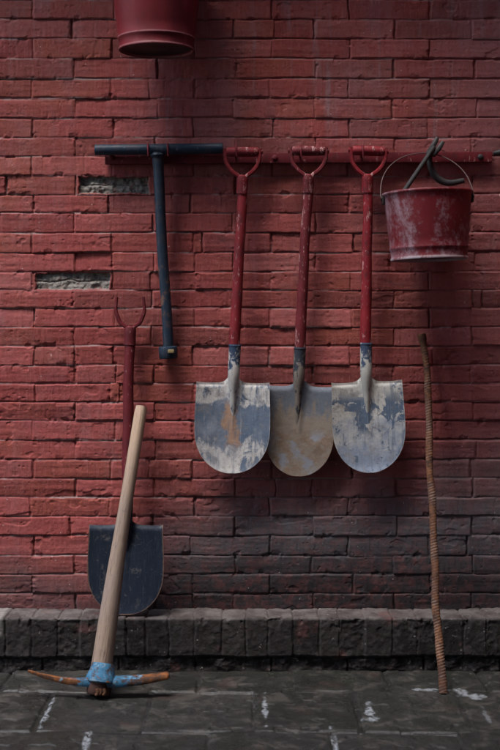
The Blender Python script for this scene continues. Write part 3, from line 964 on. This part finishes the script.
# ------------------------------------------------------------------ ribbed rusty bar
def build_rebar():
    foot = P(443.5, 694, -.335); foot.z = .0
    root_pts = [(443.5, 694, -.335), (440.5, 655, -.296), (437, 612, -.250), (434, 560, -.202), (432, 500, -.152), (430, 440, -.108), (427.5, 385, -.068), (424.5, 350, -.043), (421.5, 334, -.036)]
    pts = [P(*p) for p in root_pts]; pts[0].z = .003
    path = [Vector(p) - foot for p in resample(pts, 760)]
    for i, p in enumerate(path):
        q = i / 759
        p.x += (.0030 * math.sin(q * 17 + 1) + .0016 * math.sin(q * 41)) * math.sin(q * math.pi)
    N = len(path)
    bm = bmesh.new(); lay = bm.verts.layers.float.new('rib')
    s = 0; acc = [0]
    for i in range(1, N): s += (path[i] - path[i - 1]).length; acc.append(s)
    tot = s
    def rf(i, th):
        u = acc[i] / .0088 * 2 * math.pi
        wv = (.5 + .5 * math.sin(u + th * 2 + .5 * math.sin(acc[i] * 40))) ** 1.4
        fade = 1 - sst(tot - .055, tot - .03, acc[i])
        return 1 + .08 * wv * fade * (.78 + .22 * math.sin(acc[i] * 23 + th) * math.sin(acc[i] * 61))
    rad = []
    for i in range(N):
        q = acc[i] / tot
        r = .0103 * (1 + .05 * math.sin(i * .07)) + .0018 * (1 - q)
        r += .0035 * sst(tot - .04, tot - .012, acc[i])
        if i > N - 3: r *= .8
        rad.append(r)
    rings = sweep(bm, path, rad, 36, rfun=rf)
    for i, ring in enumerate(rings):
        for k, v in enumerate(ring):
            v[lay] = (rf(i, 2 * math.pi * k / 36) - 1) / .08
    o = from_bm('rusty_bar', bm, M['rebar'], None, sharp=70)
    o.location = foot
    tag(o, 'tall rusty twisted iron bar leaning on the wall at right', 'iron bar')
build_rebar()

# ------------------------------------------------------------------ buckets
def bucket(label, base, r0, r1, h, mat, tilt, bail_apex, ear_side=True, seg=72):
    root = thing('bucket', label, 'bucket', base, 'red fire buckets on the wall')
    root.rotation_euler = tilt
    bm = bmesh.new()
    def R(z): return r0 + (r1 - r0) * z / h
    t = .0016
    prof = [(r0 * .30, .010), (r0 - .006, .010), (r0 - .002, .004), (r0 - .001, 0), (r0 + .0025, .0), (r0 + .0035, .003), (r0 + .0025, .0065), (R(.008), .009)]
    for zz in (.036,):
        prof += [(R(zz - .005), zz - .005), (R(zz) + .0022, zz - .001), (R(zz) + .0022, zz + .003), (R(zz + .007), zz + .007)]
    for k in range(1, 9):
        z = .045 + (h - .056) * k / 8
        prof.append((R(z), z))
    prof += [(R(h) + .001, h - .008), (R(h) + .0042, h - .006), (R(h) + .0050, h - .002), (R(h) + .003, h + .0015), (R(h) - t, h)]
    for k in range(8, -1, -1):
        z = .014 + (h - .02) * k / 8
        prof.append((R(z) - t - .001, z))
    prof.append((r0 * .30, .0125))
    lathe(bm, prof, seg, wob=.005)
    from_bm('body', bm, mat, root, sharp=60)
    inv = (Matrix.Translation(base) @ root.rotation_euler.to_matrix().to_4x4()).inverted()
    apex = inv @ bail_apex
    for sgn in (-1, 1):
        bm = bmesh.new()
        box(bm, (-.004, -.014, -.020), (.004, .014, .012), .003)
        lathe(bm, [(.003, -.004), (.0065, -.003), (.0065, .003), (.003, .004)], 12, Matrix.Translation((sgn * .004, 0, 0)) @ Matrix.Rotation(math.pi / 2, 4, 'Y'))
        o = from_bm('ear', bm, mat, root); o.location = (sgn * (R(h - .014) + .004), 0, h - .014)
    bm = bmesh.new()
    e = R(h - .014) + .010
    z0 = h - .014
    pts = []
    for k in range(40):
        th = math.pi * k / 39
        x = -math.cos(th) * e
        q = math.sin(th) ** .85
        pts.append(Vector((x * (1 - .0 * q), apex.y * q, z0 + (apex.z - z0) * q)))
    sweep(bm, pts, .0019, 8)
    from_bm('bail', bm, M['wire'], root)
    return root

cR = P(429.5, 260, -.155)
bucket('scuffed red bucket with whitish wear hung by its wire bail at the right', cR, .1185, .1385, .213, M['bucket'],
       (math.radians(-1.5), math.radians(-1.6), 0), P(428, 153, -.050))
cT = P(156.5, 51, -.160)
bucket('dark red bucket high on the wall above the rail, cut off by the top edge', cT, .1165, .152, .290, M['bucket2'],
       (0, 0, math.radians(25)), P(157, -100, -.06))

# peg that carries the upper bucket's bail
bm = bmesh.new()
q = P(157, -98, 0)
sweep(bm, resample([(0, .03, 0), (0, -.05, 0), (0, -.075, .004), (0, -.085, .022)], 20), .006, 12, up=Vector((1, 0, 0)))
o = from_bm('wall_peg', bm, M['iron']); o.location = q + Vector((0, 0, -.012))
tag(o, 'iron peg in the wall carrying the upper red bucket', 'peg')

# dark iron end that enters at the right edge, next to the rail
bm = bmesh.new()
q = P(506, 153, -.03)
sweep(bm, resample([(-.040, 0, -.001), (-.020, 0, .0015), (.02, 0, .002), (.10, 0, .002), (.14, .02, .002), (.15, .06, .002)], 24),
      [.006 + .006 * sst(0, .3, i / 23) for i in range(24)], 14, up=Vector((0, 0, 1)))
o = from_bm('iron_bar', bm, M['iron']); o.location = q
tag(o, 'black iron bar end poking in at the right edge beside the rail', 'iron bar')

# ------------------------------------------------------------------ iron hook tool standing in the right bucket
def build_hook_tool():
    base = P(390, 212, -.150)
    root = thing('hook_tool', 'black iron hook with a straight rod leaning out of the scuffed red bucket', 'hook', base)
    bm = bmesh.new()
    a = Vector((0, 0, 0)); b = P(434, 147, -.070) - base
    pts = [a.lerp(b, i / 19) for i in range(20)]
    sweep(bm, pts, [.0080 - .0010 * i / 19 for i in range(20)], 14)
    from_bm('rod', bm, mat_iron('grey_iron', (.020, .018, .019), .65), root)
    bm = bmesh.new()
    d = (b - a).normalized()
    for px, py, px2, py2 in ((428, 153, 437.5, 138), (433, 156, 443, 142)):
        sweep(bm, resample([P(px, py, -.068) - base, P((px + px2) / 2 + .5, (py + py2) / 2, -.066) - base, P(px2, py2, -.060) - base], 10), [.0065 + .002 * math.sin(i / 9 * 3.1) for i in range(10)], 10, power=2.6)
    lathe(bm, [(.010, -.008), (.0125, -.006), (.0125, .006), (.010, .008)], 16, Matrix.Translation(P(430, 154, -.067) - base) @ Matrix.Rotation(math.pi / 2, 4, 'X'))
    from_bm('head', bm, M['iron'], root)
    bm = bmesh.new()
    pts = [P(430, 154, -.060), P(430, 164, -.056), P(433.5, 173, -.052), P(440, 180, -.050), (P(450, 183.0, -.048)), P(464, 180.5, -.044)]
    sweep(bm, [Vector(p) - base for p in resample(pts, 30)], [.0075 + .0035 * math.sin(i / 29 * 3.14) + .001 * i / 29 for i in range(30)], 14, flat=.8)
    from_bm('claw', bm, M['iron'], root)
build_hook_tool()

# ------------------------------------------------------------------ unseen eave added above the wall to shade its top
SHADE_EAVE = True
if SHADE_EAVE:
    n = NT('eave_timber'); g = n.noise(1, 5, .6, stretch=(4, 60, 60))
    tm = n.out(n.mix(g, (.10, .055, .035), (.17, .10, .065)), .7)
    n = NT('roof_tile'); g = n.noise(14, 5, .6)
    rt = n.out(n.mix(g, (.07, .07, .07), (.14, .14, .135)), .8)
    root = thing('shade_eave', 'tiled eave added unseen over the brick wall to shade its top', 'roof', (0, 0, 3.0))
    ov = .36
    bm = bmesh.new()
    box(bm, (-2.2, -ov, -.02), (2.2, .6, .03), .004)
    from_bm('soffit', bm, tm, root).rotation_euler = (math.radians(12), 0, 0)
    for k in range(-7, 8):
        bm = bmesh.new(); box(bm, (-.035, -ov + .03, -.10), (.035, .3, -.022), .006)
        o = from_bm('rafter', bm, tm, root); o.location = (k * .29, 0, 0); o.rotation_euler = (math.radians(12), 0, 0)
    bm = bmesh.new()
    for k in range(-15, 16):
        sweep(bm, [Vector((k * .14, -ov - .05, .055)), Vector((k * .14, .6, .055))], .055, 12, flat=.75, up=Vector((0, 0, 1)))
    from_bm('tiles', bm, rt, root).rotation_euler = (math.radians(12), 0, 0)

# ------------------------------------------------------------------ unseen house added behind the camera, gable shaped to shade the wall
def build_shade_house():
    n = NT('grey_brick'); bt = n.t.nodes.new('ShaderNodeTexBrick')
    n.t.links.new(n.scale(n.obj, (1, 1, 1)), bt.inputs['Vector'])
    mp = n.t.nodes.new('ShaderNodeCombineXYZ'); x, y, z = n.xyz(); n._in(mp.inputs[0], n.add(x, y)); n._in(mp.inputs[1], z)
    n.t.links.new(mp.outputs[0], bt.inputs['Vector'])
    bt.inputs['Color1'].default_value = (.14, .13, .125, 1); bt.inputs['Color2'].default_value = (.19, .175, .17, 1); bt.inputs['Mortar'].default_value = (.10, .10, .095, 1)
    bt.inputs['Scale'].default_value = 4.0; bt.inputs['Mortar Size'].default_value = .012; bt.inputs['Row Height'].default_value = .25
    wm = n.out(bt.outputs['Color'], .8)
    gx0, gx1 = HOUSE_X
    ez, sl = HOUSE_E, math.tan(math.radians(38))
    rx = (gx0 + gx1) / 2; rz = ez + (rx - gx0) * sl
    y0, y1 = -4.6, -12.0
    root = thing('shade_house', 'added unseen grey brick gabled house, shaped to shade the red wall', 'house', (rx, y0, 0))
    bm = bmesh.new()
    pr = [(gx0, -.02), (gx1, -.02), (gx1, ez), (rx, rz), (gx0, ez)]
    A = [bm.verts.new((px - rx, 0, pz)) for px, pz in pr]; B = [bm.verts.new((px - rx, y1 - y0, pz)) for px, pz in pr]
    bm.faces.new(A); bm.faces.new(B[::-1])
    for i in range(5): bm.faces.new((A[i], A[(i + 1) % 5], B[(i + 1) % 5], B[i]))
    from_bm('wall', bm, wm, root, smooth=False)
    rm = mat_iron('slate', (.07, .07, .072), .8)
    for sg in (-1, 1):
        bm = bmesh.new()
        wdt = (rx - gx0) / math.cos(math.radians(38)) + .45
        box(bm, (0, y1 - y0 - .3, .004), (wdt, .25, .16), .01)
        o = from_bm('roof', bm, rm, root); o.location = (0, 0, rz)
        o.rotation_euler = (0, math.radians(38), 0 if sg > 0 else 0)
        if sg < 0:
            o.rotation_euler = (0, 0, 0)
            o.data.transform(Matrix.Rotation(math.radians(-38), 4, 'Y') @ Matrix.Scale(-1, 4, (1, 0, 0))); o.data.flip_normals()
    fm = mat_iron('window_wood', (.06, .035, .025), .6)
    gl = NT('window_glass').out((.02, .025, .03), .08)
    for zz in (1.0, 4.2):
        for k in range(-2, 3):
            if zz == 1.0 and k == 0: continue
            bm = bmesh.new()
            for lo, hi in (((-.6, 0, 0), (-.52, .07, 1.5)), ((.52, 0, 0), (.6, .07, 1.5)), ((-.52, 0, 0), (.52, .07, .08)), ((-.52, 0, 1.42), (.52, .07, 1.5)), ((-.03, 0, .08), (.03, .06, 1.42))):
                box(bm, lo, hi, .006)
            f = from_bm('window', bm, fm, root); f.location = (k * 2.1, .002, zz)
            bm = bmesh.new(); box(bm, (-.52, .01, .08), (.52, .02, 1.42)); from_bm('pane', bm, gl, f)
    bm = bmesh.new(); box(bm, (-.6, .002, 0), (.6, .07, 2.2), .01); from_bm('door', bm, fm, root)
HOUSE_X = (-6.0, 8.0); HOUSE_E = 7.6
build_shade_house()

# ------------------------------------------------------------------ light
SUN_EL = math.radians(58); SUN_AZ = math.radians(-20)      # azimuth seen from the wall: negative = from the left
sun = bpy.data.lights.new('sun', 'SUN'); sun.energy = 1.5; sun.angle = math.radians(42); sun.color = (1, .97, .95)
so = bpy.data.objects.new('sun', sun); COL.objects.link(so)
dirv = Vector((math.sin(SUN_AZ) * math.cos(SUN_EL), -math.cos(SUN_AZ) * math.cos(SUN_EL), math.sin(SUN_EL)))
so.rotation_euler = dirv.to_track_quat('Z', 'Y').to_euler(); so.location = dirv * 6
w = bpy.data.worlds.new('World'); scn.world = w; w.use_nodes = True
nt = w.node_tree
sky = nt.nodes.new('ShaderNodeTexSky'); sky.sky_type = 'NISHITA'; sky.sun_disc = False
sky.sun_elevation = SUN_EL
sky.sun_rotation = math.atan2(dirv.x, dirv.y)
sky.air_density = 1.0; sky.dust_density = 3.0; sky.ozone_density = 1.0
bg = nt.nodes['Background']; nt.links.new(sky.outputs[0], bg.inputs[0]); bg.inputs[1].default_value = .05

# ------------------------------------------------------------------ camera
cam = bpy.data.cameras.new('camera'); co = bpy.data.objects.new('camera', cam); COL.objects.link(co)
co.location = (0, -D, ZC); co.rotation_euler = (math.pi / 2, 0, 0)
cam.sensor_fit = 'VERTICAL'; cam.sensor_height = 24; cam.sensor_width = 36
cam.lens = 24 * D / (750 * S)
cam.shift_y = -(375 - HZ) / 750
cam.clip_start = .05; cam.clip_end = 1500
cam.dof.use_dof = True; cam.dof.focus_distance = D - .05; cam.dof.aperture_fstop = 2.8
scn.camera = co
scn.render.resolution_x = 683; scn.render.resolution_y = 1024
vs = scn.view_settings
vs.view_transform = 'Standard'; vs.look = 'None'; vs.exposure = 3.62; vs.gamma = 1; vs.use_curve_mapping = False
